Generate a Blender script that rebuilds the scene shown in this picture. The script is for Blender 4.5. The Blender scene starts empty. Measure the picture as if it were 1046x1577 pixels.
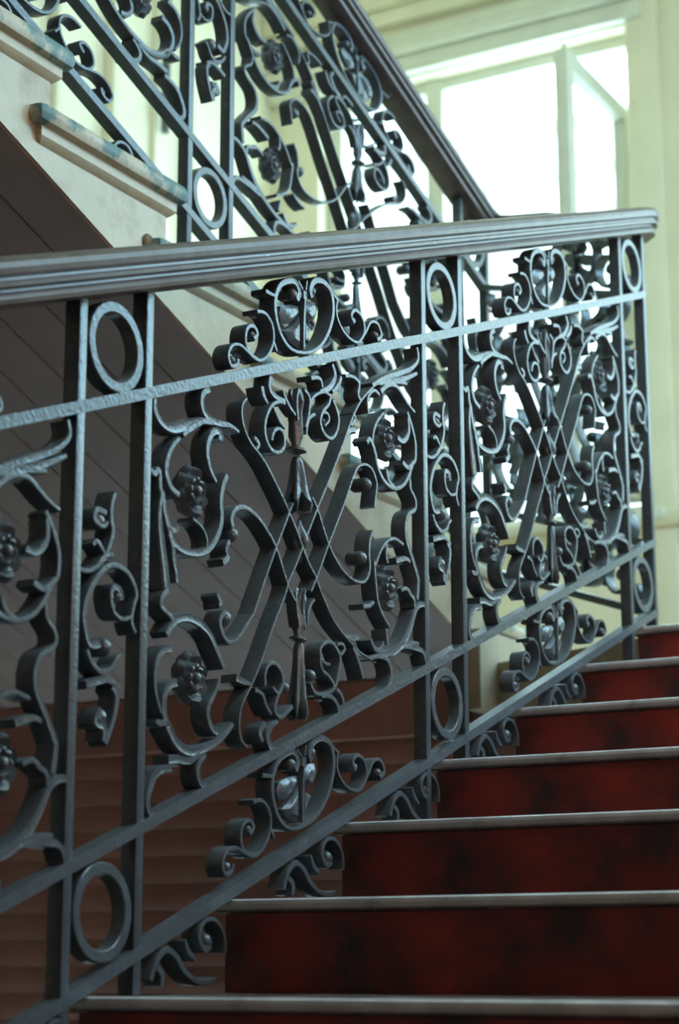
import bpy, bmesh, math, json
from mathutils import Vector, Matrix
import numpy as np
# ---------------------------------------------------------------- camera, world, lights, exposure
S = 1.33                       # metres per layout unit (the layout is measured from the camera)
Z0 = 0.718                     # the lower floor lies at z = 0
def W(x, y, z): return Vector((x * S, y * S, z * S + Z0))
scene = bpy.context.scene
COL = scene.collection
cam_data = bpy.data.cameras.new('camera')
cam = bpy.data.objects.new('camera', cam_data); COL.objects.link(cam)
rt = Vector((0.87245186, 0.4886965, -0.00186502)); up = Vector((0.1111906, -0.19478541, 0.97452311)); fw = Vector((-0.47588275, 0.85043188, 0.22427936))
m = Matrix((rt, up, -fw)).transposed().to_4x4(); m.translation = W(0, 0, 0); cam.matrix_world = m
cam_data.sensor_fit = 'VERTICAL'; cam_data.sensor_height = 36.0; cam_data.lens = 3002.4 / 1577 * 36
cam_data.clip_start = 0.05
cam_data.dof.use_dof = True; cam_data.dof.focus_distance = 2.8; cam_data.dof.aperture_fstop = 5.0
scene.camera = cam
vs = scene.view_settings
vs.view_transform = 'Standard'; vs.look = 'None'; vs.gamma = 1.0; vs.use_curve_mapping = False
vs.exposure = 0.28
scene.cycles.use_denoising = True
scene.cycles.max_bounces = 10; scene.cycles.diffuse_bounces = 5
world = bpy.data.worlds.new('sky'); scene.world = world; world.use_nodes = True
bg = world.node_tree.nodes['Background']; bg.inputs[0].default_value = (0.60, 0.90, 1.0, 1); bg.inputs[1].default_value = 6.5
def area(name, loc, target, w, h, col, power):
    d = bpy.data.lights.new(name, 'AREA'); d.shape = 'RECTANGLE'; d.size = w * S; d.size_y = h * S; d.color = col; d.energy = power
    o = bpy.data.objects.new(name, d); COL.objects.link(o); o.location = W(*loc)
    o.rotation_euler = (W(*target) - W(*loc)).to_track_quat('-Z', 'Y').to_euler(); return o
# overhead area light added to brighten upward faces, under a closed ceiling
area('overhead_fill', (0.30, 2.0, 2.50), (-0.9, 1.8, 0.4), 1.0, 1.0, (0.55, 0.84, 1.0), 70)
# cool side light added for blue railing fronts; right hand wall has no window
area('cool_side_fill', (0.64, 3.2, 1.75), (-1.0, 2.0, 0.5), 1.1, 1.1, (0.38, 0.75, 1.0), 105)
# warm fill added out of view to brighten the upper risers, no fitting there
ld = bpy.data.lights.new('warm_riser_fill', 'POINT'); ld.color = (1.0, 0.66, 0.52); ld.energy = 20; ld.shadow_soft_size = 0.12
lo = bpy.data.objects.new('warm_riser_fill', ld); COL.objects.link(lo); lo.location = W(0.58, 1.72, 0.72)
# ---------------------------------------------------------------- materials
def mat(name, col, rough=0.6, var=0.12, scale=18.0, second=None, mix=(0.55, 0.7), bump=0.0, bscale=60.0, spec=0.5, metal=0.0, scale2=9.0):
    M = bpy.data.materials.new(name); M.use_nodes = True; nt = M.node_tree; N = nt.nodes; Lk = nt.links
    b = N['Principled BSDF']; b.inputs['Roughness'].default_value = rough; b.inputs['Specular IOR Level'].default_value = spec; b.inputs['Metallic'].default_value = metal
    tc = N.new('ShaderNodeTexCoord')
    n = N.new('ShaderNodeTexNoise'); n.inputs['Scale'].default_value = scale; n.inputs['Detail'].default_value = 6
    Lk.new(tc.outputs['Object'], n.inputs['Vector'])
    r = N.new('ShaderNodeValToRGB'); r.color_ramp.elements[0].position = 0.3; r.color_ramp.elements[1].position = 0.7
    r.color_ramp.elements[0].color = tuple(c * (1 - var) for c in col) + (1,); r.color_ramp.elements[1].color = tuple(min(1, c * (1 + var)) for c in col) + (1,)
    Lk.new(n.outputs['Fac'], r.inputs['Fac']); out = r.outputs['Color']
    if second:
        n2 = N.new('ShaderNodeTexNoise'); n2.inputs['Scale'].default_value = scale2; n2.inputs['Detail'].default_value = 5; n2.inputs['Roughness'].default_value = 0.65
        Lk.new(tc.outputs['Object'], n2.inputs['Vector'])
        r2 = N.new('ShaderNodeValToRGB'); r2.color_ramp.elements[0].position = mix[0]; r2.color_ramp.elements[1].position = mix[1]
        Lk.new(n2.outputs['Fac'], r2.inputs['Fac'])
        mx = N.new('ShaderNodeMixRGB'); mx.inputs['Color2'].default_value = second + (1,)
        Lk.new(r2.outputs['Color'], mx.inputs['Fac']); Lk.new(out, mx.inputs['Color1']); out = mx.outputs['Color']
    Lk.new(out, b.inputs['Base Color'])
    if bump:
        n3 = N.new('ShaderNodeTexNoise'); n3.inputs['Scale'].default_value = bscale; n3.inputs['Detail'].default_value = 4
        Lk.new(tc.outputs['Object'], n3.inputs['Vector'])
        bp = N.new('ShaderNodeBump'); bp.inputs['Strength'].default_value = bump; bp.inputs['Distance'].default_value = 0.004
        Lk.new(n3.outputs['Fac'], bp.inputs['Height']); Lk.new(bp.outputs['Normal'], b.inputs['Normal'])
    return M
IRON = mat('iron_paint', (0.080, 0.095, 0.108), 0.29, 0.18, 40, second=(0.21, 0.18, 0.145), mix=(0.60, 0.80), scale2=45, bump=0.25, bscale=160)
WOOD = mat('handrail_varnish', (0.115, 0.09, 0.085), 0.36, 0.25, 25, second=(0.55, 0.54, 0.50), mix=(0.69, 0.73), scale2=38, bump=0.12, bscale=40)
CREAM = mat('stringer_paint', (0.56, 0.47, 0.33), 0.5, 0.10, 9, second=(0.30, 0.20, 0.11), mix=(0.52, 0.78), scale2=6, bump=0.35, bscale=45)
NOSE2 = mat('peeling_tread_paint', (0.50, 0.42, 0.30), 0.5, 0.14, 14, second=(0.10, 0.18, 0.175), mix=(0.46, 0.54), scale2=9, bump=0.5, bscale=40)
RUST = mat('rusty_stain', (0.18, 0.12, 0.07), 0.8, 0.4, 40, bump=0.5)
SOFFIT = mat('brown_board_paint', (0.42, 0.32, 0.295), 0.55, 0.12, 6, bump=0.2, bscale=30)
DADO = mat('brown_wall_paint', (0.38, 0.185, 0.15), 0.55, 0.15, 5, bump=0.2, bscale=30)
WALL = mat('cream_wall', (0.83, 0.77, 0.585), 0.7, 0.05, 5, bump=0.15, bscale=60)
WHITE = mat('white_window_paint', (0.72, 0.71, 0.59), 0.45, 0.05, 10, bump=0.1)
RISER = mat('oxblood_riser', (0.36, 0.040, 0.028), 0.5, 0.3, 6, second=(0.06, 0.032, 0.034), mix=(0.40, 0.64), scale2=5, bump=0.3, bscale=30)
TREAD = mat('worn_tread_wood', (0.10, 0.065, 0.055), 0.4, 0.3, 12, second=(0.30, 0.26, 0.24), mix=(0.5, 0.7), scale2=14, bump=0.4, bscale=50)
NOSING = mat('worn_glare_edge', (0.70, 0.66, 0.66), 0.3, 0.25, 14, second=(0.30, 0.24, 0.22), mix=(0.55, 0.7), scale2=10, bump=0.3, bscale=50)  # worn edge, paled further to paint in the glare on the nosings
FLOOR = mat('floor_boards', (0.10, 0.07, 0.05), 0.5, 0.2, 6)
TAN = mat('landing_edge_paint', (0.40, 0.32, 0.22), 0.6, 0.12, 8, bump=0.2)
FACADE = mat('pale_facade', (0.82, 0.84, 0.80), 0.9, 0.04, 2)
FACADE2 = mat('pale_facade_trim', (0.36, 0.30, 0.27), 0.9, 0.04, 2)
GLASS = bpy.data.materials.new('window_glass'); GLASS.use_nodes = True
_nt = GLASS.node_tree; _nt.nodes.clear()
_o = _nt.nodes.new('ShaderNodeOutputMaterial'); _t = _nt.nodes.new('ShaderNodeBsdfTransparent'); _g = _nt.nodes.new('ShaderNodeBsdfGlossy'); _m = _nt.nodes.new('ShaderNodeMixShader')
_t.inputs[0].default_value = (0.96, 0.98, 0.97, 1); _g.inputs['Roughness'].default_value = 0.02; _m.inputs[0].default_value = 0.06
_nt.links.new(_t.outputs[0], _m.inputs[1]); _nt.links.new(_g.outputs[0], _m.inputs[2]); _nt.links.new(_m.outputs[0], _o.inputs[0])
# ---------------------------------------------------------------- helpers (shapes are given in layout units)
def finish(bm, name, ma, smooth=True, angle=35):
    bmesh.ops.recalc_face_normals(bm, faces=bm.faces)
    me = bpy.data.meshes.new(name); bm.to_mesh(me); bm.free()
    me.materials.append(ma)
    if smooth:
        me.polygons.foreach_set('use_smooth', [True] * len(me.polygons)); me.set_sharp_from_angle(angle=math.radians(angle))
    me.update(); return me
def link(name, me, parent=None, loc=None, kind=None):
    o = bpy.data.objects.new(name, me); COL.objects.link(o)
    if parent is not None: o.parent = parent
    if loc is not None: o.location = loc
    if kind: o['kind'] = kind
    return o
def root(name, label, cat, loc, group=None):
    o = bpy.data.objects.new(name, None); COL.objects.link(o); o.location = loc; o.empty_display_size = 0.05
    o['label'] = label; o['category'] = cat
    if group: o['group'] = group
    return o
def tag(o, label, cat, group=None):
    o['label'] = label; o['category'] = cat
    if group: o['group'] = group
    return o
def box(bm, a, b):
    (x0, y0, z0), (x1, y1, z1) = a, b
    v = [bm.verts.new(Vector(p) * S) for p in ((x0,y0,z0),(x1,y0,z0),(x1,y1,z0),(x0,y1,z0),(x0,y0,z1),(x1,y0,z1),(x1,y1,z1),(x0,y1,z1))]
    return [bm.faces.new([v[i] for i in f]) for f in ((0,3,2,1),(4,5,6,7),(0,1,5,4),(1,2,6,5),(2,3,7,6),(3,0,4,7))]
def boxes(name, ma, lst, parent=None, bevel=0.0, kind=None, base=(0, 0, 0)):
    """boxes in layout units relative to the camera; the object's origin goes to base"""
    bm = bmesh.new(); bx, by, bz = base
    for a, b in lst: box(bm, (a[0]-bx, a[1]-by, a[2]-bz), (b[0]-bx, b[1]-by, b[2]-bz))
    if bevel: bmesh.ops.bevel(bm, geom=list(bm.edges), offset=bevel * S, segments=2, affect='EDGES', profile=0.5)
    me = finish(bm, name, ma)
    loc = W(*base)
    if parent is not None: loc = loc - world_loc(parent)
    return link(name, me, parent, loc, kind)
def world_loc(o):
    l = Vector(o.location)
    while o.parent is not None: o = o.parent; l = l + Vector(o.location)
    return l
def prism(name, ma, pts, axis, lo, hi, parent=None, base=(0, 0, 0), kind=None):
    """polygon extruded along axis ('x': pts are (y,z); 'z': pts are (x,y))"""
    bm = bmesh.new()
    def P(p, t): return ((t, p[0], p[1]) if axis == 'x' else (p[0], p[1], t))
    A = [bm.verts.new((Vector(P(p, lo)) - Vector(base)) * S) for p in pts]; B = [bm.verts.new((Vector(P(p, hi)) - Vector(base)) * S) for p in pts]
    bm.faces.new(A); bm.faces.new(B[::-1]); n = len(pts)
    for i in range(n): bm.faces.new((A[i], A[(i+1) % n], B[(i+1) % n], B[i]))
    bm.normal_update(); bmesh.ops.triangulate(bm, faces=[f for f in bm.faces if len(f.verts) > 4], ngon_method='EAR_CLIP')
    me = finish(bm, name, ma); loc = W(*base)
    if parent is not None: loc = loc - world_loc(parent)
    return link(name, me, parent, loc, kind)
def spline(P, n):
    P = np.array(P, float)
    if len(P) == 2: return P[0] + np.linspace(0, 1, 3)[:, None] * (P[1] - P[0])
    d = np.maximum(np.sqrt(np.linalg.norm(np.diff(P, axis=0), axis=1)), 1e-6); t = np.concatenate([[0], np.cumsum(d)])
    T = np.zeros_like(P); T[1:-1] = ((P[1:-1]-P[:-2]) / d[:-1, None] * d[1:, None] + (P[2:]-P[1:-1]) / d[1:, None] * d[:-1, None]) / (d[:-1]+d[1:])[:, None]
    T[0] = 1.5*(P[1]-P[0])/d[0] - .5*T[1]; T[-1] = 1.5*(P[-1]-P[-2])/d[-1] - .5*T[-2]
    out = []
    for i in range(len(P) - 1):
        for q in range(n):
            u = q / n; h = d[i]
            out.append((2*u**3-3*u*u+1)*P[i] + (u**3-2*u*u+u)*h*T[i] + (-2*u**3+3*u*u)*P[i+1] + (u**3-u*u)*h*T[i+1])
    out.append(P[-1]); return np.array(out)
DEP = 0.0185                   # depth of the castings
def ribbon(bm, stroke, mp, dep=DEP, sub=4, fat=1.0):
    """cast iron ribbon: mp maps (s, v) to plane coordinates (y, z) in layout units; front at x = 0, body behind it"""
    ws, pts = stroke
    C = spline([mp(s, v) for s, v in pts], sub); n = len(C)
    seg = np.linalg.norm(np.diff(C, axis=0), axis=1); t = np.concatenate([[0], np.cumsum(seg)]); t /= t[-1]
    w = np.interp(t, [0, .5, 1], ws) * fat / 1330.0
    tan = np.gradient(C, axis=0); tan /= np.maximum(np.linalg.norm(tan, axis=1), 1e-9)[:, None]
    nor = np.stack([-tan[:, 1], tan[:, 0]], 1)
    rings = []
    for i in range(n):
        h = w[i] / 2; bulge = min(0.45 * w[i], 0.0035)
        gv = -.0013 * min(1.0, max(0.0, (w[i] - .0066) / .003))
        prof = ((-h, -dep), (-h, -bulge * .55), (-h * .72, -bulge * .06), (0, gv), (h * .72, -bulge * .06), (h, -bulge * .55), (h, -dep))
        rings.append([bm.verts.new((x * S, (C[i, 0] + nor[i, 0] * o) * S, (C[i, 1] + nor[i, 1] * o) * S)) for o, x in prof])
    for a, b in zip(rings, rings[1:]):
        for j in range(7): bm.faces.new((a[j], a[(j+1) % 7], b[(j+1) % 7], b[j]))
    bm.faces.new(rings[0]); bm.faces.new(rings[-1][::-1])
def ball(bm, c, r, dx=1.0, x0=-0.004, stem=True):
    """c = (y, z), radius in layout units; a knob at the front joined to the casting behind"""
    g = bmesh.ops.create_uvsphere(bm, u_segments=10, v_segments=7, radius=1.0)
    for v in g['verts']:
        x, y, z = v.co; v.co = Vector(((x * r * dx + x0 - r * .4 - (DEP * .55 if x < -0.1 and stem else 0)) * S, (c[0] + y * r) * S, (c[1] + z * r) * S))
def rosette(bm, c, R=0.0225):
    """open cast flower: knob, eight inner and eight outer petals as one relief disc on a solid back"""
    na, prof = 48, (0.0, .12, .20, .26, .33, .42, .50, .57, .64, .74, .84, .93, 1.0)
    hh = (0.0050, .0046, .0030, -.0035, -.0005, .0030, .0022, -.0030, -.0060, -.0020, .0005, -.0025, -.0060)
    rings = []
    for k, (q, h) in enumerate(zip(prof, hh)):
        ring_ = []
        for i in range(na):
            a = 2 * math.pi * i / na; r = R * q; x = h
            if .3 < q < .62: m_ = abs(math.cos(4 * a)); x = h * (1 if h < 0 else .25 + .75 * m_); r *= .93 + .12 * m_
            elif q >= .62: m_ = abs(math.sin(4 * a)); x = h - .0035 * (1 - m_) * (q > .7); r *= 1 + (.14 * m_ - .05) * (q - .5) * 2
            ring_.append(bm.verts.new(((x - .0015) * S, (c[0] + math.cos(a) * r) * S, (c[1] + math.sin(a) * r * 1.12) * S)) if k else None)
        rings.append(ring_)
    top = bm.verts.new(((hh[0] - .0015) * S, c[0] * S, c[1] * S))
    back = [bm.verts.new((-.017 * S, v.co.y * .82 + c[0] * S * .18, v.co.z * .82 + c[1] * S * .18)) for v in rings[-1]]; rings.append(back)
    for i in range(na): bm.faces.new((top, rings[1][i], rings[1][(i+1) % na]))
    for a, b in zip(rings[1:], rings[2:]):
        for i in range(na): bm.faces.new((a[i], b[i], b[(i+1) % na], a[(i+1) % na]))
    bm.faces.new(back)
def fluted(bm, c0, c1, prof, lobes, ds=0.8, na=32):
    """turned and fluted casting along an axis in the plane: prof = (part of the way, radius, lobe depth, lobe drop)"""
    c0 = np.array(c0); c1 = np.array(c1); ax = c1 - c0; ln = np.linalg.norm(ax); u = ax / ln; pv = np.array([-u[1], u[0]]); R = []
    for q, r, amp, drop in prof:
        g = []
        for i in range(na):
            a = 2 * math.pi * i / na; m_ = math.cos(lobes * a); rr = r * (1 + amp * m_); t = q * ln + drop * m_
            y = c0 + u * t + pv * rr * math.sin(a); g.append(bm.verts.new(((-.0065 + rr * ds * math.cos(a)) * S, y[0] * S, y[1] * S)))
        R.append(g)
    for a, b in zip(R, R[1:]):
        for i in range(na): bm.faces.new((a[i], a[(i+1) % na], b[(i+1) % na], b[i]))
    bm.faces.new(R[0]); bm.faces.new(R[-1][::-1])
def plate(bm, poly, back=0.006):
    P = np.array(poly, float); c = P.mean(0); n = len(P)
    e = [bm.verts.new((-0.0055 * S, p[0] * S, p[1] * S)) for p in P]; f = [bm.verts.new(((-0.0055 - back) * S, p[0] * S, p[1] * S)) for p in P]
    k = [bm.verts.new((-0.0012 * S, (c[0] + (p[0]-c[0]) * .5) * S, (c[1] + (p[1]-c[1]) * .5) * S)) for p in P]; o = bm.verts.new((-0.002 * S, c[0] * S, c[1] * S))
    for i in range(n):
        j = (i + 1) % n; bm.faces.new((e[i], e[j], k[j], k[i])); bm.faces.new((k[i], k[j], o)); bm.faces.new((f[j], f[i], e[i], e[j]))
    bm.faces.new(f)
def hoop(bm, c, r, t, x0, x1, seg=40):
    R = []
    for i in range(seg):
        a = 2 * math.pi * i / seg; cy, cz = math.cos(a), math.sin(a)
        R.append([bm.verts.new((x * S, (c[0] + cy * q) * S, (c[1] + cz * q) * S)) for q, x in ((r, x0), (r, x1 - .001), (r - .001, x1), (r - t + .001, x1), (r - t, x1 - .001), (r - t, x0))])
    for i in range(seg):
        a, b = R[i], R[(i+1) % seg]
        for j in range(6): bm.faces.new((a[j], a[(j+1) % 6], b[(j+1) % 6], b[j]))
def cut(bm, name): return finish(bm, name, IRON, angle=40)
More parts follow.
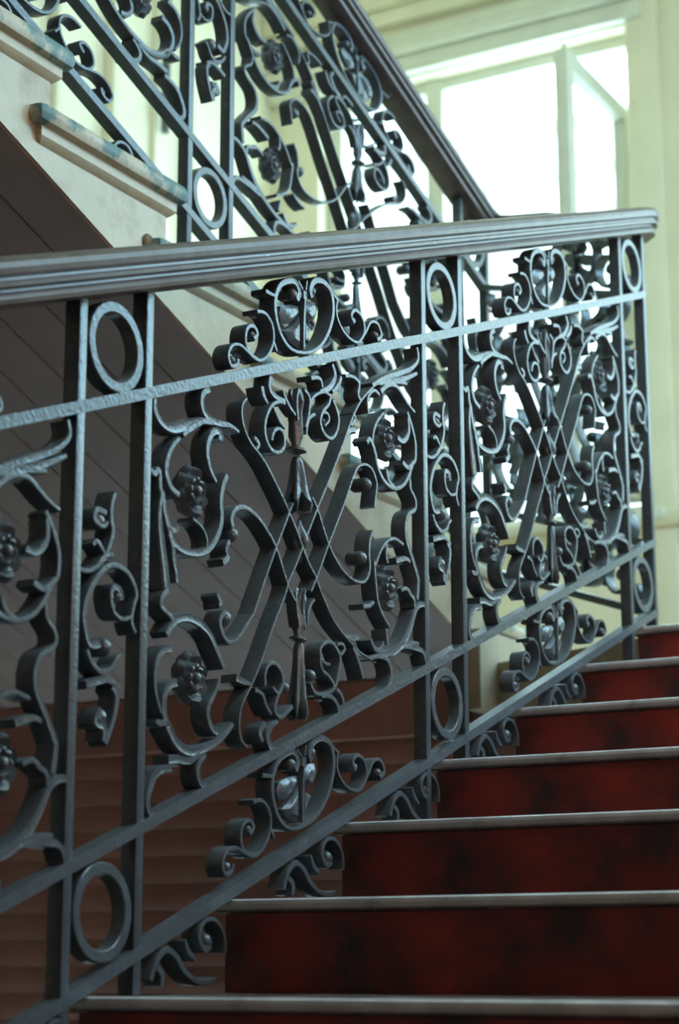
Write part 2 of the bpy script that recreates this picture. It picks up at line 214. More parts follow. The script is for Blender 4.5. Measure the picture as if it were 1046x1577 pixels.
# ---------------------------------------------------------------- ornament centre lines, measured in panel coordinates (s along, v up), widths in millimetres
DATA = '{"strap":[[[4,4,4],[[0.301,0.4804],[0.287,0.475],[0.285,0.4638],[0.295,0.4489],[0.313,0.4347],[0.341,0.421],[0.369,0.4058],[0.398,0.386],[0.431,0.3627],[0.449,0.3479],[0.474,0.328],[0.496,0.3075],[0.518,0.2884],[0.548,0.2674],[0.548,0.2666],[0.579,0.2395],[0.615,0.213],[0.662,0.1892],[0.71,0.1678],[0.753,0.1543]]],[[4,4,4],[[0.771,0.4605],[0.725,0.4492],[0.692,0.4343],[0.648,0.4036],[0.6,0.3718],[0.551,0.3421],[0.518,0.3204],[0.496,0.3054],[0.474,0.2905],[0.445,0.2739],[0.445,0.2731],[0.433,0.2611],[0.405,0.2437],[0.36,0.2098],[0.325,0.1878],[0.299,0.1756],[0.288,0.1653],[0.286,0.151],[0.286,0.1503],[0.293,0.1387],[0.313,0.1289]]],[[9,5,4],[[0.26,0.3525],[0.256,0.3626],[0.271,0.37],[0.302,0.3676],[0.338,0.3555],[0.38,0.3329],[0.404,0.3162],[0.433,0.286],[0.445,0.2731],[0.472,0.2528]]],[[4,4,8],[[0.463,0.3566],[0.449,0.3479],[0.435,0.3378],[0.404,0.3162],[0.358,0.2809],[0.327,0.2559],[0.327,0.2564],[0.305,0.2484],[0.275,0.239],[0.253,0.2392],[0.232,0.2501],[0.223,0.2632],[0.235,0.2709]]],[[4,4,7],[[0.533,0.3557],[0.551,0.3421],[0.594,0.2989],[0.636,0.2705],[0.673,0.2542],[0.705,0.245],[0.738,0.2419],[0.756,0.2535],[0.753,0.2678],[0.757,0.2858],[0.77,0.2937]]],[[5,4,4],[[0.776,0.3211],[0.781,0.3332],[0.786,0.3469],[0.769,0.3642],[0.746,0.3725],[0.713,0.3739],[0.694,0.3663],[0.653,0.3365],[0.594,0.2989],[0.548,0.2674],[0.528,0.2559]]]],"corner_scroll":[[[[6,13,6],[[0.019,0.5001],[0.02,0.4889],[0.04,0.4755],[0.07,0.4672],[0.11,0.4668],[0.155,0.4683],[0.196,0.4629]]],[[5,9,5],[[0.103,0.458],[0.127,0.4635],[0.164,0.4667]]],[[8,10,4],[[0.182,0.4978],[0.163,0.4956],[0.159,0.4869],[0.168,0.4753],[0.191,0.4664],[0.219,0.4604],[0.246,0.4567],[0.275,0.4477]]],[[5,8,7],[[0.093,0.4561],[0.067,0.4469],[0.055,0.4294],[0.067,0.4127],[0.094,0.4006]]],[[11,8,4],[[0.218,0.4439],[0.218,0.4515],[0.198,0.4544],[0.182,0.4468],[0.177,0.4349],[0.185,0.4193],[0.205,0.4032]]],[[7,9,8],[[0.037,0.4233],[0.042,0.4085],[0.045,0.4074],[0.053,0.3898],[0.069,0.3686],[0.086,0.3545],[0.116,0.3446],[0.149,0.339],[0.186,0.3388],[0.215,0.3511],[0.225,0.3643],[0.222,0.385],[0.23,0.3993],[0.24,0.4067]]],[[4,8,7],[[0.067,0.3727],[0.079,0.3682],[0.092,0.3686]]],[[5,9,10],[[0.066,0.3657],[0.078,0.3534],[0.085,0.3371],[0.091,0.3286],[0.095,0.3166]]],[[4,12,14],[[0.042,0.4059],[0.039,0.3873],[0.049,0.3566],[0.058,0.3351],[0.065,0.315]]],[[6,8,5],[[0.01,0.4329],[0.023,0.4278],[0.033,0.4308],[0.039,0.4205]]],[[4,3,3],[[0.135,0.3736],[0.164,0.3619],[0.179,0.3489],[0.178,0.3404]]],[[5,9,8],[[0.25,0.34],[0.241,0.3327],[0.246,0.3248],[0.229,0.3206]]]],[[[8,12,5],[[0.065,0.2722],[0.088,0.2813],[0.121,0.2812],[0.16,0.2713],[0.194,0.2551],[0.213,0.238],[0.236,0.2167]]],[[9,6,4],[[0.079,0.257],[0.056,0.2583],[0.039,0.2507],[0.034,0.2352],[0.039,0.2195],[0.054,0.2013]]],[[4,8,9],[[0.221,0.2082],[0.209,0.1963],[0.192,0.1877],[0.19,0.1778],[0.204,0.164],[0.22,0.1582]]],[[9,12,6],[[0.097,0.2229],[0.073,0.2232],[0.061,0.2138],[0.066,0.1956],[0.08,0.1805],[0.075,0.1872],[0.096,0.1697],[0.134,0.154],[0.17,0.1496],[0.21,0.1487],[0.242,0.1521],[0.267,0.1583]]],[[8,6,6],[[0.067,0.3135],[0.049,0.3079],[0.048,0.3005],[0.068,0.291],[0.084,0.2825]]],[[8,10,8],[[0.085,0.1466],[0.047,0.1494],[0.028,0.1399],[0.021,0.1278],[0.029,0.1161],[0.05,0.1089]]],[[10,9,6],[[0.077,0.1554],[0.102,0.1519],[0.136,0.1444],[0.166,0.1464]]],[[6,9,9],[[0.184,0.1422],[0.163,0.1368],[0.163,0.1268],[0.175,0.1164],[0.202,0.1074]]],[[5,8,6],[[0.037,0.197],[0.05,0.193],[0.066,0.1913]]],[[9,8,4],[[0.276,0.2015],[0.298,0.195],[0.325,0.1878]]],[[5,6,6],[[0.211,0.292],[0.224,0.281],[0.218,0.2797]]]],[[[5,9,7],[[0.968,0.4971],[0.974,0.4824],[0.948,0.4734],[0.896,0.4704],[0.824,0.4683],[0.771,0.4629]]],[[5,11,6],[[0.967,0.465],[0.914,0.4622],[0.841,0.4643],[0.783,0.4645]]],[[5,9,6],[[0.92,0.4552],[0.865,0.4621],[0.8,0.4634]]],[[8,6,4],[[0.806,0.4533],[0.841,0.459],[0.877,0.4542],[0.925,0.4302],[0.955,0.418]]],[[6,6,7],[[0.921,0.4205],[0.942,0.4007],[0.957,0.378],[0.953,0.3586],[0.947,0.3581],[0.925,0.3437],[0.903,0.3352],[0.861,0.3347],[0.817,0.3479],[0.792,0.3653],[0.778,0.3871],[0.758,0.4014],[0.747,0.3978]]],[[5,5,4],[[0.8,0.4497],[0.777,0.4569],[0.751,0.449],[0.753,0.4313]]],[[4,5,4],[[0.817,0.4274],[0.781,0.4148],[0.77,0.3983],[0.778,0.3833]]],[[8,9,5],[[0.878,0.3935],[0.904,0.3873],[0.927,0.3954],[0.924,0.4137]]],[[7,8,5],[[0.898,0.3624],[0.925,0.3535],[0.944,0.3584]]],[[4,6,6],[[0.827,0.3606],[0.835,0.3479],[0.861,0.3359]]],[[5,5,5],[[0.725,0.4476],[0.711,0.4557],[0.716,0.4689],[0.695,0.4774],[0.659,0.4813]]],[[9,7,4],[[0.702,0.4163],[0.678,0.4174],[0.653,0.4062]]],[[4,5,4],[[0.689,0.4353],[0.7,0.4306],[0.681,0.4234]]]],[[[4,8,9],[[0.928,0.3418],[0.932,0.3284],[0.954,0.3116],[0.954,0.3018],[0.92,0.2971],[0.91,0.2852],[0.914,0.2688],[0.936,0.2471],[0.96,0.222],[0.963,0.2175],[0.958,0.1939]]],[[5,5,5],[[0.898,0.265],[0.859,0.2763],[0.83,0.2763],[0.801,0.2686],[0.778,0.2557],[0.775,0.2597],[0.78,0.2345],[0.789,0.2118],[0.81,0.1938],[0.836,0.1782]]],[[4,5,5],[[0.827,0.2751],[0.824,0.2613],[0.83,0.2512]]],[[4,6,6],[[0.821,0.1778],[0.827,0.1594]]],[[5,8,5],[[0.758,0.1748],[0.773,0.1629],[0.795,0.1573],[0.81,0.1648]]],[[6,11,8],[[0.753,0.1543],[0.804,0.1507],[0.855,0.1471],[0.903,0.1538],[0.93,0.1674],[0.952,0.1836],[0.977,0.1861],[0.998,0.181]]],[[5,7,6],[[0.887,0.213],[0.911,0.2122],[0.928,0.2032],[0.943,0.1958],[0.946,0.186]]],[[5,10,5],[[0.832,0.1457],[0.908,0.1491],[0.962,0.1418]]],[[5,9,7],[[0.896,0.1469],[0.95,0.1387],[0.983,0.1287],[0.994,0.1145]]],[[5,8,8],[[0.792,0.1504],[0.832,0.1396],[0.843,0.1235],[0.828,0.1104]]],[[4,6,6],[[0.686,0.1756],[0.71,0.156],[0.726,0.1359]]],[[4,8,8],[[0.662,0.1892],[0.688,0.1849],[0.71,0.1845]]],[[4,7,5],[[0.688,0.1752],[0.715,0.1612]]],[[8,8,6],[[0.867,0.2494],[0.909,0.2473],[0.927,0.2418]]],[[6,7,5],[[0.727,0.2151],[0.754,0.2124],[0.771,0.2141]]]]],"volute":[[[[5,5,5],[[0.433,0.4661],[0.406,0.4694],[0.382,0.4653],[0.364,0.4507],[0.365,0.4363],[0.383,0.4218],[0.411,0.4151],[0.431,0.4208],[0.426,0.4358],[0.406,0.4409],[0.392,0.437],[0.387,0.4301]]],[[4,4,4],[[0.392,0.4653],[0.411,0.4501],[0.433,0.4396]]],[[9,9,5],[[0.384,0.498],[0.381,0.4858],[0.401,0.4756],[0.433,0.4687]]],[[8,7,4],[[0.353,0.4898],[0.358,0.48],[0.372,0.4704]]],[[6,6,4],[[0.327,0.4379],[0.343,0.4294],[0.336,0.4257]]]],[[[4,5,5],[[0.522,0.456],[0.532,0.4643],[0.558,0.4686],[0.582,0.4678],[0.6,0.4619],[0.595,0.4538],[0.571,0.4463],[0.563,0.4348],[0.579,0.4214],[0.605,0.4144],[0.626,0.4207],[0.633,0.4356],[0.611,0.4573]]],[[4,4,3],[[0.571,0.4456],[0.589,0.4435],[0.596,0.4369],[0.579,0.4305]]],[[6,10,6],[[0.608,0.4977],[0.62,0.4845],[0.6,0.4727],[0.561,0.4699]]],[[6,8,5],[[0.643,0.4815],[0.632,0.4721],[0.608,0.4667]]],[[6,6,4],[[0.527,0.4874],[0.563,0.4835],[0.57,0.4739]]]],[[[4,6,4],[[0.37,0.1797],[0.369,0.1908],[0.379,0.1989],[0.402,0.1984],[0.424,0.187],[0.431,0.175],[0.416,0.1658],[0.395,0.1754]]],[[5,5,4],[[0.336,0.1807],[0.361,0.1729],[0.373,0.1604],[0.391,0.1488]]],[[4,5,6],[[0.43,0.1737],[0.408,0.1591],[0.403,0.1503],[0.421,0.1407],[0.449,0.1433],[0.463,0.1455]]],[[7,9,6],[[0.371,0.1425],[0.354,0.1364],[0.363,0.1262]]],[[5,11,9],[[0.412,0.1381],[0.389,0.1362],[0.38,0.1295],[0.39,0.1171],[0.409,0.1087]]]],[[[4,6,5],[[0.599,0.1693],[0.579,0.1736],[0.563,0.1829],[0.565,0.1913],[0.586,0.1945],[0.612,0.1892],[0.63,0.1787],[0.638,0.1689],[0.628,0.1521],[0.614,0.1411],[0.571,0.1417],[0.541,0.149],[0.527,0.161]]],[[4,5,4],[[0.563,0.1829],[0.568,0.1693],[0.596,0.1566],[0.613,0.1456],[0.609,0.1404]]],[[5,7,6],[[0.568,0.14],[0.606,0.1336],[0.627,0.1219],[0.632,0.1121]]],[[5,7,6],[[0.622,0.1399],[0.643,0.1296],[0.65,0.1198]]],[[4,5,4],[[0.625,0.1868],[0.646,0.1843],[0.655,0.1783],[0.638,0.1733]]]]],"finial":[[[[6,9,6],[[0.482,0.4786],[0.476,0.4653],[0.48,0.4441]]],[[7,8,5],[[0.502,0.4762],[0.522,0.4658],[0.52,0.4501],[0.507,0.4346]]],[[4,9,6],[[0.423,0.4808],[0.447,0.4628],[0.47,0.4508]]],[[8,8,5],[[0.542,0.4462],[0.52,0.4426],[0.51,0.4269]]],[[10,16,12],[[0.487,0.4451],[0.49,0.4285],[0.492,0.412]]],[[9,9,9],[[0.456,0.4099],[0.488,0.4072],[0.528,0.4057]]],[[10,18,14],[[0.493,0.4007],[0.488,0.382],[0.473,0.3644]]],[[8,12,8],[[0.488,0.3982],[0.498,0.3708],[0.503,0.3468]]],[[8,14,7],[[0.508,0.398],[0.528,0.3769],[0.54,0.3668]]],[[8,12,7],[[0.508,0.3891],[0.525,0.3682],[0.538,0.3559]]]],[[[6,9,6],[[0.474,0.2582],[0.479,0.2434],[0.487,0.224]]],[[5,8,6],[[0.508,0.2598],[0.501,0.2463],[0.509,0.2182]]],[[7,8,6],[[0.541,0.2457],[0.521,0.2381],[0.516,0.2201]]],[[12,18,10],[[0.496,0.2398],[0.496,0.2269],[0.497,0.2141]]],[[9,9,9],[[0.472,0.2068],[0.499,0.2056],[0.531,0.2053]]],[[8,13,7],[[0.509,0.1983],[0.514,0.1778],[0.526,0.159]]],[[8,9,9],[[0.489,0.1953],[0.487,0.1675],[0.478,0.15],[0.492,0.1325]]],[[8,9,8],[[0.497,0.1794],[0.492,0.1535],[0.495,0.1321]]],[[6,8,6],[[0.521,0.1661],[0.526,0.154],[0.53,0.1407]]],[[6,7,6],[[0.497,0.1346],[0.514,0.1306],[0.521,0.1365]]]]],"bead":[[[3,10,6],[[0.486,0.3369],[0.493,0.3245],[0.523,0.314],[0.526,0.2992],[0.513,0.2889]]],[[3,9,6],[[0.486,0.3369],[0.483,0.3212],[0.486,0.305],[0.503,0.2915],[0.513,0.2889]]],[[4,9,4],[[0.503,0.3176],[0.506,0.3086],[0.504,0.2986]]]],"cartouche":[[[10,4,10],[[0.476,0.578],[0.484,0.5862],[0.47,0.5971],[0.448,0.5998],[0.415,0.5964],[0.398,0.5841],[0.398,0.5657],[0.416,0.5429],[0.449,0.5255],[0.502,0.5169],[0.558,0.5203],[0.597,0.5373],[0.613,0.5596],[0.604,0.5814],[0.574,0.5941],[0.539,0.5958],[0.526,0.5864],[0.533,0.5776]]],[[3,3,3],[[0.479,0.5986],[0.495,0.5886]]],[[3,3,3],[[0.511,0.5974],[0.507,0.5871]]],[[11,11,11],[[0.505,0.5863],[0.505,0.5768]]],[[3,6,3],[[0.504,0.5769],[0.501,0.5459],[0.5,0.5213]]]],"frieze_scroll":[[[[5,4,6],[[0.333,0.5709],[0.363,0.567],[0.386,0.5535],[0.391,0.5369],[0.371,0.5217],[0.341,0.5181],[0.309,0.5279],[0.295,0.542],[0.302,0.555],[0.323,0.5552],[0.335,0.547],[0.323,0.5423]]],[[4,4,6],[[0.341,0.5181],[0.307,0.5281],[0.278,0.538],[0.251,0.5388],[0.239,0.5293],[0.249,0.5183],[0.268,0.518],[0.271,0.524]]],[[4,4,4],[[0.39,0.537],[0.402,0.5245]]],[[6,5,4],[[0.362,0.592],[0.383,0.5875],[0.397,0.585]]]],[[[4,4,6],[[0.63,0.5715],[0.625,0.5552],[0.643,0.5388],[0.677,0.5239],[0.716,0.5174],[0.739,0.5301],[0.729,0.5455],[0.701,0.5557],[0.685,0.5505],[0.697,0.541]]],[[4,4,6],[[0.716,0.5174],[0.744,0.5278],[0.767,0.5386],[0.796,0.5342],[0.81,0.5204],[0.792,0.5163]]],[[5,4,4],[[0.591,0.5896],[0.604,0.5824],[0.629,0.5706]]]]],"narrow_scroll":[[[6,6,5],[[-0.084,0.4197],[-0.092,0.4112],[-0.093,0.3955],[-0.088,0.3855],[-0.096,0.3731],[-0.107,0.3642],[-0.126,0.3579],[-0.15,0.3565],[-0.171,0.3608]]],[[7,7,4],[[-0.107,0.4033],[-0.132,0.4089],[-0.136,0.4015],[-0.115,0.3924],[-0.102,0.3949]]],[[5,6,4],[[-0.139,0.3786],[-0.13,0.3807],[-0.109,0.3676]]],[[5,7,5],[[-0.126,0.3587],[-0.1,0.365],[-0.086,0.3627]]],[[5,7,9],[[-0.022,0.2851],[-0.033,0.2968],[-0.028,0.311],[-0.021,0.3197],[-0.037,0.3373],[-0.065,0.3501],[-0.095,0.3547],[-0.123,0.3491],[-0.146,0.3365],[-0.156,0.3195],[-0.15,0.3037],[-0.138,0.2908],[-0.114,0.2883]]],[[4,5,10],[[-0.033,0.3015],[-0.057,0.302],[-0.08,0.3115],[-0.088,0.3232],[-0.084,0.3336],[-0.066,0.3298],[-0.061,0.3198]]],[[5,7,4],[[-0.147,0.2867],[-0.131,0.2724],[-0.103,0.2609],[-0.081,0.2625],[-0.071,0.2686],[-0.059,0.2708]]],[[8,9,5],[[-0.147,0.2567],[-0.118,0.2556],[-0.094,0.2536],[-0.064,0.2417]]],[[8,7,6],[[-0.08,0.2455],[-0.068,0.2362],[-0.071,0.2213],[-0.082,0.208],[-0.094,0.1973]]],[[10,12,8],[[-0.105,0.2282],[-0.118,0.2211],[-0.098,0.2135],[-0.097,0.1999]]]],"foot_scroll":[[[6,8,5],[[0.437,-0.0306],[0.451,-0.0176],[0.478,-0.0134],[0.506,-0.0251],[0.529,-0.0423],[0.575,-0.0627],[0.622,-0.0704]]],[[4,8,5],[[0.529,-0.0154],[0.538,-0.0264],[0.558,-0.0383]]],[[5,5,8],[[0.647,-0.0522],[0.644,-0.0351],[0.617,-0.016],[0.584,-0.0108],[0.569,-0.0211],[0.587,-0.0358],[0.605,-0.0359]]],[[8,9,6],[[0.451,-0.0223],[0.467,-0.0318],[0.465,-0.0423]]]],"rosette":[[0.148,0.3997],[0.154,0.219],[0.836,0.3961],[0.843,0.2215]],"strap_bulb":[[0.269,0.3447,11],[0.248,0.2639,12],[0.757,0.3496,11],[0.736,0.2681,11]],"frieze_bulb":[[[0.326,0.5466,7],[0.262,0.5231,7]],[[0.701,0.5434,7],[0.795,0.5216,7]]],"cart_bulb":[[0.47,0.5849,9],[0.542,0.5848,8]],"narrow_bulb":[[-0.118,0.3981,11],[-0.066,0.3243,9],[-0.094,0.2825,12],[-0.101,0.2222,11]],"foot_bulb":[[0.6,-0.0318,11]],"vol_bulb":[[[0.397,0.4322,4]],[[0.584,0.4362,4]],[[0.449,0.1668,8]],[[0.541,0.166,9]]],"leaf":[[[0.492,0.5699],[0.464,0.5735],[0.431,0.5735],[0.423,0.5664],[0.431,0.555],[0.458,0.5527],[0.483,0.5571],[0.498,0.563]],[[0.507,0.5692],[0.533,0.5747],[0.555,0.5719],[0.565,0.5618],[0.552,0.5529],[0.533,0.5497],[0.517,0.5565],[0.506,0.5626]],[[0.498,0.5611],[0.476,0.5509],[0.44,0.5453],[0.458,0.5333],[0.48,0.5265],[0.499,0.5214]],[[0.504,0.5608],[0.514,0.551],[0.542,0.5416],[0.526,0.5371],[0.515,0.5283],[0.502,0.5212]]],"axis":[[0.489,0.4778],[0.491,0.4091],[0.494,0.4007],[0.498,0.3459],[0.503,0.3351],[0.508,0.2895],[0.506,0.2608],[0.498,0.2083],[0.502,0.2014],[0.497,0.1297]]}'
K1, ZB1 = 0.3770, -0.53236      # slope and height of the bottom rail of the lower flight: z = ZB1 + K1*y
A2, L1, PITCH, GAP = 1.42669, 0.56875, 0.67097, 0.10223
K2 = 0.345                     # the upper flight
YD, ZD = 2.0246, 0.9697        # its bottom rail passes (YD, ZD)
L2 = 0.7383
VU, VL, VT = 0.5067, 0.1083, 0.6040   # rail heights above the bottom rail
BW, BD = 0.0116, 0.0165        # bar width and depth
XR, XR2 = -1.0, -1.36          # front planes of the two railings
RISE, GOING, Y0S, Z0S = 0.08516, 0.22588, 1.35501, -0.02881
ZL = Z0S + 6 * RISE            # landing
XLW, XRW, YBW, YRW, ZC = -2.62, 0.66, 4.3, -1.4, 2.57
ZF = Z0S - 6 * RISE            # lower floor
# ---------------------------------------------------------------- setting
boxes('floor', FLOOR, [((XLW, YRW, ZF - .08), (XRW, 2.9, ZF))], kind='structure')
boxes('ceiling', WALL, [((XLW, YRW, ZC), (XRW, YBW, ZC + .08))], kind='structure')
boxes('wall_left', WALL, [((XLW - .08, YRW, ZF), (XLW, YBW, ZC))], kind='structure')
boxes('wall_rear', DADO, [((XLW, YRW - .08, ZF), (XRW, YRW, ZC))], kind='structure')
boxes('wall_right', TAN, [((XRW, YRW, ZF), (XRW + .08, YBW, ZC))], kind='structure')
WX0, WX1, WZ0, WZ1 = -2.47, -1.575, 1.04, 2.30
VX0, VX1 = -0.75, 0.55
boxes('wall_back', WALL, [((XLW, YBW, ZF), (WX0, YBW + .14, ZC)), ((WX1, YBW, ZF), (VX0, YBW + .14, ZC)), ((VX1, YBW, ZF), (XRW, YBW + .14, ZC)), ((VX0, YBW, ZF), (VX1, YBW + .14, WZ0)), ((VX0, YBW, WZ1), (VX1, YBW + .14, ZC)), ((WX0, YBW, ZF), (WX1, YBW + .14, WZ0)), ((WX0, YBW, WZ1), (WX1, YBW + .14, ZC))], kind='structure')
# window: frame, mullion, sill, head mouldings and the open sash
win = boxes('window_1', WHITE, [((WX0, YBW + .05, WZ0), (WX0 + .045, YBW + .09, WZ1)), ((WX1 - .012, YBW + .05, WZ0), (WX1, YBW + .09, WZ1)), ((WX0, YBW + .05, WZ1 - .03), (WX1, YBW + .09, WZ1)), ((WX0, YBW + .05, WZ0), (WX1, YBW + .09, WZ0 + .03))], kind='structure', base=(WX0, YBW, WZ0), bevel=.003)
boxes('mullion', WHITE, [((-2.165, YBW + .045, WZ0), (-2.115, YBW + .095, WZ1))], win, .004, base=(-2.14, YBW, WZ0))
boxes('pane', GLASS, [((WX0 + .045, YBW + .068, WZ0 + .03), (-2.165, YBW + .071, WZ1 - .03))], win, base=(-2.4, YBW, WZ0))
boxes('sill', WHITE, [((WX0 - .04, YBW - .035, WZ0 - .03), (WX1 + .06, YBW + .05, WZ0))], win, .006, base=(-2, YBW, WZ0))
HX, SX = WX1 - .012, 0.37
sash = boxes('casement_sash', WHITE, [((HX - .034, YBW - SX, WZ0 + .03), (HX, YBW - SX + .04, 2.085)), ((HX - .034, YBW + .0, WZ0 + .03), (HX, YBW + .04, 2.085)),
      ((HX - .034, YBW - SX + .04, 2.045), (HX, YBW, 2.085)), ((HX - .034, YBW - SX + .04, WZ0 + .03), (HX, YBW, WZ0 + .075))], win, .0035, base=(HX, YBW, WZ0))
boxes('pane', GLASS, [((HX - .019, YBW - SX + .04, WZ0 + .075), (HX - .016, YBW, 2.045))], sash, base=(HX, YBW, WZ0))
boxes('glazing_bar', WHITE, [((HX - .026, YBW - SX + .04, 1.52), (HX - .008, YBW, 1.535))], sash, .002, base=(HX, YBW, WZ0))
boxes('sash_latch', WHITE, [((HX - .018, YBW - SX + .008, 2.085), (HX - .006, YBW - SX + .022, 2.102))], sash, .003, base=(HX, YBW, WZ0))
boxes('trim_1', WHITE, [((XLW, YBW - .03, WZ1 + .004), (WX1 + .05, YBW, WZ1 + .055)), ((XLW, YBW - .05, WZ1 + .055), (WX1 + .05, YBW, WZ1 + .085)), ((XLW, YBW - .025, WZ1 + .085), (WX1 + .05, YBW, WZ1 + .13))], kind='structure', bevel=.008)
boxes('trim_2', WALL, [((XLW, YBW - .06, ZC - .07), (XRW, YBW, ZC)), ((XLW, YBW - .035, ZC - .115), (XRW, YBW, ZC - .07))], kind='structure', bevel=.01)
boxes('trim_3', WALL, [((WX1 + .002, YBW - .018, ZL), (WX1 + .085, YBW, ZC - .115))], kind='structure', bevel=.004)
boxes('trim_4', WALL, [((WX1 + .0, YBW - .03, WZ0 - .045), (VX0 - .02, YBW, WZ0 - .01)), ((WX1, YBW - .014, WZ0 - .075), (VX0 - .02, YBW, WZ0 - .045))], kind='structure', bevel=.005)
for i, (ya, yb, t) in enumerate(((3.30, 3.34, .03), (3.52, 3.56, .03), (3.72, 3.735, .015), (3.86, 3.90, .03))):
    boxes('trim_%d' % (5 + i), WALL, [((XLW, ya, ZL), (XLW + t, yb, ZC))], kind='structure', bevel=.004)
boxes('baseboard_back', WALL, [((XLW, YBW - .016, ZL), (XRW, YBW, ZL + .12))], kind='structure', bevel=.004)
bm = bmesh.new(); bmesh.ops.create_cone(bm, cap_ends=True, segments=14, radius1=.011 * S, radius2=.011 * S, depth=.55 * S)
pipe = link('wall_pipe', finish(bm, 'wall_pipe', IRON), None, W(XLW + .03, 3.74, 2.29)); tag(pipe, 'thin dark vertical pipe on the bright wall at top left', 'pipe')
win2 = boxes('window_2', WHITE, [((VX0, YBW + .05, WZ0), (VX0 + .045, YBW + .09, WZ1)), ((VX1 - .045, YBW + .05, WZ0), (VX1, YBW + .09, WZ1)), ((VX0, YBW + .05, WZ1 - .03), (VX1, YBW + .09, WZ1)), ((VX0, YBW + .05, WZ0), (VX1, YBW + .09, WZ0 + .03))], kind='structure', base=(VX0, YBW, WZ0), bevel=.003)
boxes('mullion', WHITE, [((-.02, YBW + .05, WZ0), (.02, YBW + .09, WZ1))], win2, .004, base=(0, YBW, WZ0))
# landing slab and the boarded wall below it
lp = [(XRW, 2.738), (-1.0, 2.738), (-1.03, 2.80), (-1.40, 2.955), (XLW, 2.955), (XLW, YBW), (XRW, YBW)]
prism('landing_floor', TAN, lp, 'z', ZL - .105, ZL - .0008, kind='structure')
wl = boxes('wall_landing', DADO, [((XLW, 2.99, ZF), (XRW, 3.05, ZL - .105))], kind='structure', base=(-1.8, 3.0, ZF))
pm = None; nb = 19; bh = (ZL - .107 - ZF) / nb
for i in range(nb):
    zb_ = ZF + i * bh
    if pm is None:
        o = boxes('plank', DADO, [((XLW, 2.972, zb_ + .0005), (-1.0, 2.99, zb_ + bh - .0005))], wl, .0008, base=(-1.8, 3.0, zb_)); pm = o.data
    else: link('plank', pm, wl, W(-1.8, 3.0, zb_) - world_loc(wl))
boxes('trim_9', DADO, [((XLW, 2.936, ZL - .112), (-1.402, 2.9545, ZL - .012))], kind='structure', bevel=.003)
# ---------------------------------------------------------------- lower staircase
st1 = root('staircase', 'lower flight of stairs with dark red risers and worn treads, glare painted on their pale edges', 'staircase', W(-.3, 1.3, ZF))
tm = rm = None
for i in range(-5, 7):
    y, z = Y0S + i * GOING, Z0S + i * RISE
    if tm is None:
        o = boxes('tread', TREAD, [((-1.020, y + .004, z - .0125), (XRW - .002, y + GOING + .03, z - .0004))], st1, .001, base=(-.3, y, z)); tm = o.data
        o = boxes('riser', RISER, [((-1.012, y + .006, z - RISE), (XRW - .002, y + .03, z - .013))], st1, base=(-.3, y, z)); rm = o.data
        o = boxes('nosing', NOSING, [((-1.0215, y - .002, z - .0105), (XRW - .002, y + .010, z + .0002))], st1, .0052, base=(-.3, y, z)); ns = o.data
    else:
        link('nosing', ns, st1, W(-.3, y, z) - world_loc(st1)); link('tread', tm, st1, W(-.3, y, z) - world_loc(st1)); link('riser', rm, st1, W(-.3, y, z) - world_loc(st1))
pts = []
for i in range(-5, 7):
    y, z = Y0S + i * GOING + .03, Z0S + i * RISE
    pts += [(y, z - RISE - .014 if i > -5 else ZF), (y, z - .014)]
pts += [(2.75, ZL - .014), (2.75, ZL - .2), (.6, ZF)]
prism('stringer', TAN, pts, 'x', -1.012, -.985, st1, base=(-1.0, 1.3, ZF))
# ---------------------------------------------------------------- upper staircase
YN, ZN, G2, R2 = 1.99, 0.985, 0.248, 0.0855
st2 = root('staircase', 'upper flight of stairs with cream stringer and brown boarded underside', 'staircase', W(-1.9, 2.0, ZL))
def bot(y): return 0.86 - 0.3545 * (y - 1.85)
pts = []
for j in range(5, -6, -1):
    y, z = YN + j * G2 - .028, ZN - j * R2
    pts += [(y, z - R2 - .022 if j < 5 else ZL), (y, z - .022)]
ye = YN - 5 * G2 - .028
pts += [(ye - .25, pts[-1][1]), (ye - .25, bot(ye - .25)), (2.955, bot(2.955)), (2.955, ZL)]
prism('stringer', CREAM, pts, 'x', -1.40, -1.3545, st2, base=(-1.36, 2.0, ZL))
nm = cm = rm = None
for j in range(5, -6, -1):
    y, z = YN + j * G2, ZN - j * R2
    if nm is None:
        o = boxes('tread', NOSE2, [((XLW + .003, y - .315, z - .026), (-1.334, y, z))], st2, .011, base=(-1.36, y, z)); nm = o.data
        bm = bmesh.new(); box(bm, (XLW + 1.363, -.30, -.046), (-1.346 + 1.36, -.016, -.026)); bmesh.ops.bevel(bm, geom=[e for e in bm.edges if min(v.co.z for v in e.verts) < -.04 * S and max(v.co.z for v in e.verts) < -.04 * S], offset=.008 * S, segments=3, affect='EDGES', profile=.3)
        cm = finish(bm, 'cove_moulding', CREAM); rm_b = bmesh.new(); box(rm_b, (XLW + 1.363, -.042, -R2), (-1.40 + 1.36, -.028, -.026)); rm = finish(rm_b, 'riser', CREAM)
    else: link('tread', nm, st2, W(-1.36, y, z) - world_loc(st2))
    link('cove_moulding', cm, st2, W(-1.36, y, z) - world_loc(st2)); link('riser', rm, st2, W(-1.36, y, z) - world_loc(st2))
nbd = 16; x0, x1 = XLW + .003, -1.3565; bw = (x1 - x0) / nbd; sm = None
for i in range(nbd):
    xb = x0 + i * bw
    if sm is None:
        o = prism('soffit_board', SOFFIT, [(.5, bot(.5) - .002), (2.955, bot(2.955) - .002), (2.955, bot(2.955) + .02), (.5, bot(.5) + .02)], 'x', xb + .0015, xb + bw - .0015, st2, base=(xb, 2.0, ZL)); sm = o.data
    else: link('soffit_board', sm, st2, W(xb, 2.0, ZL) - world_loc(st2))
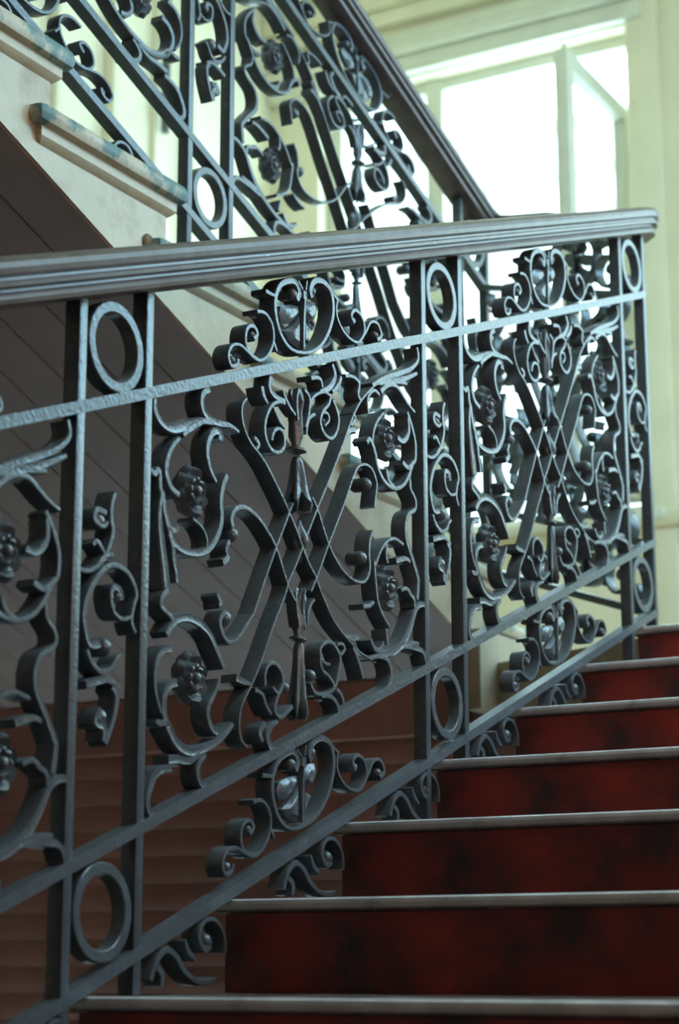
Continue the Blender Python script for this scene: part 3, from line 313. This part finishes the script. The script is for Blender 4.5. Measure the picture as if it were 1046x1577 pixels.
prism('soffit_backing', SOFFIT, [(.5, bot(.5) + .02), (2.955, bot(2.955) + .02), (2.955, bot(2.955) + .03), (.5, bot(.5) + .03)], 'x', x0, x1, st2, base=(-2, 2.0, ZL))
boxes('plinth', TAN, [((-1.365, 2.86, ZL - .085), (-1.338, 3.22, ZL + .048))], st2, .002, base=(-1.35, 3, ZL))
def knob(name, ma, loc, r, parent):
    bm = bmesh.new(); bmesh.ops.create_uvsphere(bm, u_segments=14, v_segments=9, radius=r * S)
    for v in bm.verts: v.co.x *= .45; v.co.x += .25 * r * S * math.sin(v.co.z * 180) * .3
    o = link(name, finish(bm, name, ma), parent, W(*loc) - world_loc(parent)); return o
k_ = knob('rusty_bolt_cap', RUST, (-1.354, 1.922, .889), .0125, st2)
# ---------------------------------------------------------------- railings
D = json.loads(DATA)
def mesh_of(strokes, name, mp, bulbs=(), dep=DEP, fat=1.25):
    bm = bmesh.new()
    for s in strokes: ribbon(bm, s, mp, dep, fat=fat)
    for b in bulbs: ball(bm, mp(b[0], b[1]), b[2] / 1330.0)
    return cut(bm, name)
def panel_meshes(mp, mn, mf=None):
    """all castings of one panel; mp maps the wide panel, mn the narrow one"""
    R = {}; mf = mf or mp
    R['scroll_panel'] = mesh_of(D['strap'], 'scroll_panel', mp, D['strap_bulb'], fat=1.05)
    R['corner_scroll'] = [mesh_of(s, 'corner_scroll', mp) for s in D['corner_scroll']]
    R['volute'] = [mesh_of(s, 'volute', mp, b) for s, b in zip(D['volute'], D['vol_bulb'])]
    A = [mp(*q) for q in D['axis']]; R['finial'] = []
    tulip = ((0, .0030, 0, 0), (.03, .0062, .12, .0045), (.13, .0100, .18, .006), (.33, .0078, .14, .003), (.55, .0086, .10, 0), (.75, .0092, .08, 0), (.88, .0058, .03, 0), (.93, .0062, 0, 0), (.95, .0128, 0, 0), (.985, .0128, 0, 0), (1.0, .0095, 0, 0), (1.02, .006, 0, 0))
    skirt = ((-.05, .005, 0, 0), (.02, .0072, .03, 0), (.15, .0088, .10, 0), (.38, .0100, .16, .001), (.6, .0122, .24, .003), (.76, .0158, .30, .006), (.86, .0138, .30, .009), (.94, .0065, .25, .006), (1.0, .0018, 0, 0))
    long_ = ((-.05, .005, 0, 0), (.03, .0068, .03, 0), (.2, .0066, .12, 0), (.45, .0080, .20, .001), (.66, .0092, .26, .003), (.84, .0118, .30, .006), (.93, .0095, .30, .008), (.98, .005, .2, .004), (1.02, .002, 0, 0))
    for (a, b_, c, d), sk, fl in ((A[0:4], skirt, 1.0), (A[6:10], long_, .82)):
        bm = bmesh.new(); fluted(bm, a, b_, [(q, r * fl, w_, x) for q, r, w_, x in tulip], 5); fluted(bm, c, d, sk, 6); R['finial'].append(cut(bm, 'finial'))
    for k in (0, 1):
        for s in D['finial'][k][:4 - k]: 
            bm = bmesh.new(); ribbon(bm, s, mp, fat=.75, dep=.012); R['finial'].append(cut(bm, 'finial_leaf'))
    bm = bmesh.new(); fluted(bm, A[4], A[5], ((0, .0015, 0, 0), (.12, .0035, .1, 0), (.3, .0085, .16, 0), (.45, .0112, .20, 0), (.55, .0112, .20, 0), (.7, .0085, .16, 0), (.88, .0035, .1, 0), (1, .0015, 0, 0)), 4, .7)
    ribbon(bm, D['bead'][2], mp, fat=1.0); R['bead'] = [cut(bm, 'bead')]
    R['rosette'] = []
    for s, v in D['rosette']:
        bm = bmesh.new(); rosette(bm, mp(s, v)); R['rosette'].append(cut(bm, 'rosette'))
    R['frieze_panel'] = [mesh_of(s, 'frieze_panel', mf, b) for s, b in zip(D['frieze_scroll'], D['frieze_bulb'])]
    R['cartouche'] = mesh_of(D['cartouche'], 'cartouche', mf, D['cart_bulb'])
    R['palmette_leaf'] = []
    for poly in D['leaf']:
        bm = bmesh.new(); plate(bm, [mf(*q) for q in poly]); R['palmette_leaf'].append(cut(bm, 'palmette_leaf'))
    R['narrow_scroll'] = mesh_of(D['narrow_scroll'], 'narrow_scroll', mn, D['narrow_bulb'])
    R['foot_scroll'] = mesh_of(D['foot_scroll'], 'foot_scroll', mn, D['foot_bulb'])
    return R
def put_panel(R, parent, loc, rot=0.0, shift=Vector((0, 0, -0.4985 * S)), frieze=True):
    loc = loc - world_loc(parent)
    def pl(name, me, par, l=None):
        o = link(name, me, par, l)
        if par is parent: o.rotation_euler = (0, 0, rot)
        return o
    p = pl('scroll_panel', R['scroll_panel'], parent, loc)
    for n in ('corner_scroll', 'volute', 'finial', 'bead', 'rosette'):
        for me in R[n]: pl(me.name.split('.')[0], me, p)
    for k, sh in enumerate((Vector((0, 0, 0)), shift)):
        q = pl('cartouche', R['cartouche'], parent, loc + sh)
        for me in R['frieze_panel']: pl('frieze_scroll', me, q)
        for me in R['palmette_leaf']: pl('palmette_leaf', me, q)
def sloped_bar(name, par, x, ya, yb, z_of, up_=0.0, w=BW, d=BD, over=.0008):
    pts = [(ya, z_of(ya) + up_ - w / 2), (yb, z_of(yb) + up_ - w / 2), (yb, z_of(yb) + up_ + w / 2), (ya, z_of(ya) + up_ + w / 2)]
    return prism(name, IRON, pts, 'x', x - d, x + over, par, base=(x, (ya + yb) / 2, z_of((ya + yb) / 2) + up_))
def post(par, x, y, za, zb, w=BW, d=BD):
    o = boxes('post', IRON, [((x - d, y - w / 2, za), (x, y + w / 2, zb))], par, .0009, base=(x, y, za)); return o
def ring(par, x, y, z, r=.0425, t=.0105):
    bm = bmesh.new(); hoop(bm, (0, 0), r, t, -BD + .002, -.0005)
    return link('ring', cut(bm, 'ring'), par, W(x, y, z) - world_loc(par))
HP = [(-.017, 0), (-.021, .002), (-.0225, .006), (-.021, .010), (-.0185, .0125), (-.0185, .015), (-.0255, .017), (-.0262, .0205), (-.0235, .0225), (-.0235, .025), (-.0275, .028), (-.029, .033), (-.0275, .038), (-.022, .0425), (-.011, .0455), (0, .0465)]
HP = HP + [(-a, b) for a, b in HP[-2::-1]]
def handrail(par, path, base):
    bm = bmesh.new(); P = [Vector(p) for p in path]; R = []
    for i, p in enumerate(P):
        t = (P[min(i + 1, len(P) - 1)] - P[max(i - 1, 0)]); h = Vector((t.x, t.y, 0)).normalized(); side = Vector((h.y, -h.x, 0))
        R.append([bm.verts.new((p + side * a + Vector((0, 0, b)) - Vector(base)) * S) for a, b in HP])
    n = len(HP)
    for a, b in zip(R, R[1:]):
        for j in range(n): bm.faces.new((a[j], a[(j+1) % n], b[(j+1) % n], b[j]))
    bm.faces.new(R[0]); bm.faces.new(R[-1][::-1])
    return link('handrail', finish(bm, 'handrail', WOOD, angle=28), par, W(*base) - world_loc(par))
# --- lower railing
z1 = lambda y: ZB1 + K1 * y
r1 = root('stair_railing', 'nearest cast iron scrollwork stair railing, lit blue grey, with moulded wooden handrail', 'railing', W(XR, 1.9, z1(1.9)))
mp1 = lambda s, v: (s * L1, K1 * s * L1 + v)
P1 = panel_meshes(mp1, mp1)
posts1 = []
for b in (-1, 0, 1, 2): posts1 += [(A2 + (b - 0) * PITCH - GAP, b), (A2 + b * PITCH, b)]
yend = A2 + 2 * PITCH - .0
C1Y, C2Y = A2 + 2 * PITCH - GAP, A2 + 2 * PITCH
A1Y = A2 - GAP
Yposts = [A2 - PITCH - GAP, A2 - PITCH, A1Y, A2, A1Y + PITCH, A2 + PITCH, C1Y, C2Y]
for y in Yposts:
    n_ = math.floor((y - Y0S) / GOING); zt = Z0S + n_ * RISE
    post(r1, XR, y, min(zt, z1(y) - .01), z1(y) + VT + .003)
ys, yf = Yposts[0] - .05, C2Y + BW / 2
for nm_, v in (('top_rail', VU), ('middle_rail', VL), ('bottom_rail', 0.0)): sloped_bar(nm_, r1, XR, ys, yf, z1, v)
for b in range(3): put_panel(P1, r1, W(XR, A2 + (b - 1) * PITCH, z1(A2 + (b - 1) * PITCH)))
for b in range(4):
    yc = A2 + (b - 1) * PITCH; ym = yc - GAP / 2
    if b > 0: link('narrow_scroll', P1['narrow_scroll'], r1, W(XR, yc, z1(yc)) - world_loc(r1))
    ring(r1, XR, ym, z1(ym) + (VU + VT) / 2 + .001); ring(r1, XR, ym, z1(ym) + VL / 2)
for i in range(-2, 5):
    y = A2 + (i - 1) * GOING; link('foot_scroll', P1['foot_scroll'], r1, W(XR, y, z1(y)) - world_loc(r1))
XH = XR - .006
hz = VT + .002
E1Y, E2Y = YD + GAP + L2, YD + GAP + L2 + GAP
z2 = lambda y: ZD - K2 * (y - YD)
corner = [(-1.006, C2Y - .02, z1(C2Y - .02) + hz), (-1.007, C2Y + .012, z1(C2Y + .012) + hz), (-1.012, C2Y + .032, z1(C2Y + .02) + hz), (-1.026, C2Y + .047, z1(C2Y + .024) + hz), (-1.05, C2Y + .058, z1(C2Y + .03) + hz)]
handrail(r1, [(XH, ys, z1(ys) + hz), (XH, 1.6, z1(1.6) + hz)] + corner, (XH, 1.9, z1(1.9) + hz))
# --- upper railing
r2 = root('stair_railing', 'dark backlit cast iron stair railing of the upper flight behind, rising to the left', 'railing', W(XR2, 2.4, z2(2.4)))
mp2 = lambda s, v: (-s * L2, K2 * s * L2 + v)
mn2 = lambda s, v: (-s * L1, K2 * s * L1 + v)
P2 = panel_meshes(mp2, mn2)
Y2 = [YD - L2 - GAP, YD - L2, YD, YD + GAP, E1Y, E2Y]
for y in Y2:
    j_ = math.ceil((y - YN) / G2 - 1e-6); zt = ZN - j_ * R2
    post(r2, XR2, y, zt, z2(y) + VT + .003)
for nm_, v in (('top_rail', VU), ('middle_rail', VL), ('bottom_rail', 0.0)): sloped_bar(nm_, r2, XR2, YD - L2 - GAP - .3, E2Y + BW / 2, z2, v)
for yy in (E1Y, YD): put_panel(P2, r2, W(XR2, yy, z2(yy)))
for ya in (YD - L2 - GAP, YD, E1Y):
    ym = ya + GAP / 2; link('narrow_scroll', P2['narrow_scroll'], r2, W(XR2, ya, z2(ya)) - world_loc(r2))
    ring(r2, XR2, ym, z2(ym) + (VU + VT) / 2 + .001); ring(r2, XR2, ym, z2(ym) + VL / 2)
for j in range(-2, 5):
    y = YN + j * G2 - .02; link('foot_scroll', P2['foot_scroll'], r2, W(XR2, y, z2(y)) - world_loc(r2))
X2H = XR2 - .006
path2 = [(X2H, E2Y + .015, z2(E2Y) + hz)] + [(X2H, y, z2(y) + hz) for y in (E2Y - .02, 2.5, 2.0, .9)]
handrail(r2, path2, (X2H, 2.4, z2(2.4) + hz))
# --- landing railing joining the two
Lc = math.hypot(XR - XR2, E2Y - C2Y) - .004
pa = Vector((XR - .008, C2Y + .01, 0)); pb = Vector((XR2, E2Y, 0)); dv = (pb - pa); Lc = dv.length; ang = math.atan2(dv.y, dv.x) - math.pi / 2
zc0, zc1 = z1(C2Y), z2(E2Y); kc = (zc1 - zc0) / Lc
r3 = root('landing_railing', 'short dark scrollwork railing on the landing joining both stair railings', 'railing', W(pa.x, pa.y, zc0))
mp3 = lambda s, v: (.02 + s * (Lc - .03), kc * (.02 + s * (Lc - .03)) + v)
P3 = panel_meshes(mp3, lambda s, v: (s * L1 + .2, kc * s * L1 + v), lambda s, v: (.36 * Lc + (s - .5) * .5, kc * (.36 * Lc + (s - .5) * .5) + v))
put_panel(P3, r3, W(pa.x, pa.y, zc0), ang)
for nm_, v in (('top_rail', VU), ('middle_rail', VL), ('bottom_rail', 0.0)):
    bm = bmesh.new(); w = BW / 2
    q = [(0, -w), (Lc, kc * Lc - w), (Lc, kc * Lc + w), (0, w)]
    A = [bm.verts.new((0, a * S, (b + v) * S)) for a, b in q]; B = [bm.verts.new((-BD * S, a * S, (b + v) * S)) for a, b in q]
    bm.faces.new(A); bm.faces.new(B[::-1])
    for i in range(4): bm.faces.new((A[i], A[(i+1) % 4], B[(i+1) % 4], B[i]))
    o = link(nm_, cut(bm, nm_), r3, Vector((0, 0, 0))); o.rotation_euler = (0, 0, ang)
ch = corner[-1]; mid = Vector((-1.2, C2Y + .12, (ch[2] + z2(E2Y) + hz) / 2))
path3 = [ch, (-1.09, C2Y + .075, ch[2] + .012), tuple(mid), (-1.31, E2Y + .02, z2(E2Y) + hz - .01), (-1.345, E2Y + .035, z2(E2Y) + hz), (X2H, E2Y + .015, z2(E2Y) + hz)]
handrail(r3, path3, tuple(mid))
# ---------------------------------------------------------------- the street outside the window
bl = root('building', 'pale overexposed building front with a cornice seen outside the landing window', 'building', W(-4.5, 13, ZF))
boxes('wall', FACADE, [((-16, 13, -3), (4, 13.3, 6.2))], bl, base=(-5, 13, 0))
boxes('cornice', FACADE2, [((-16, 12.8, 6.18), (4, 13, 6.23))], bl, base=(-5, 13, 6))
boxes('string_course', FACADE2, [((-16, 12.93, 5.80), (4, 13, 5.84))], bl, base=(-5, 13, 5))
prism('dormer', FACADE2, [(12.9, 6.23), (13.2, 6.23), (13.2, 6.9), (12.9, 6.9)], 'x', -6.3, -5.75, bl, base=(-6, 13, 6.23))
for i in range(5):
    xw = -8.1 + i * 1.05
    boxes('window', FACADE2, [((xw, 12.97, 4.3), (xw + .42, 13, 5.55))], bl, base=(xw, 13, 4.3))
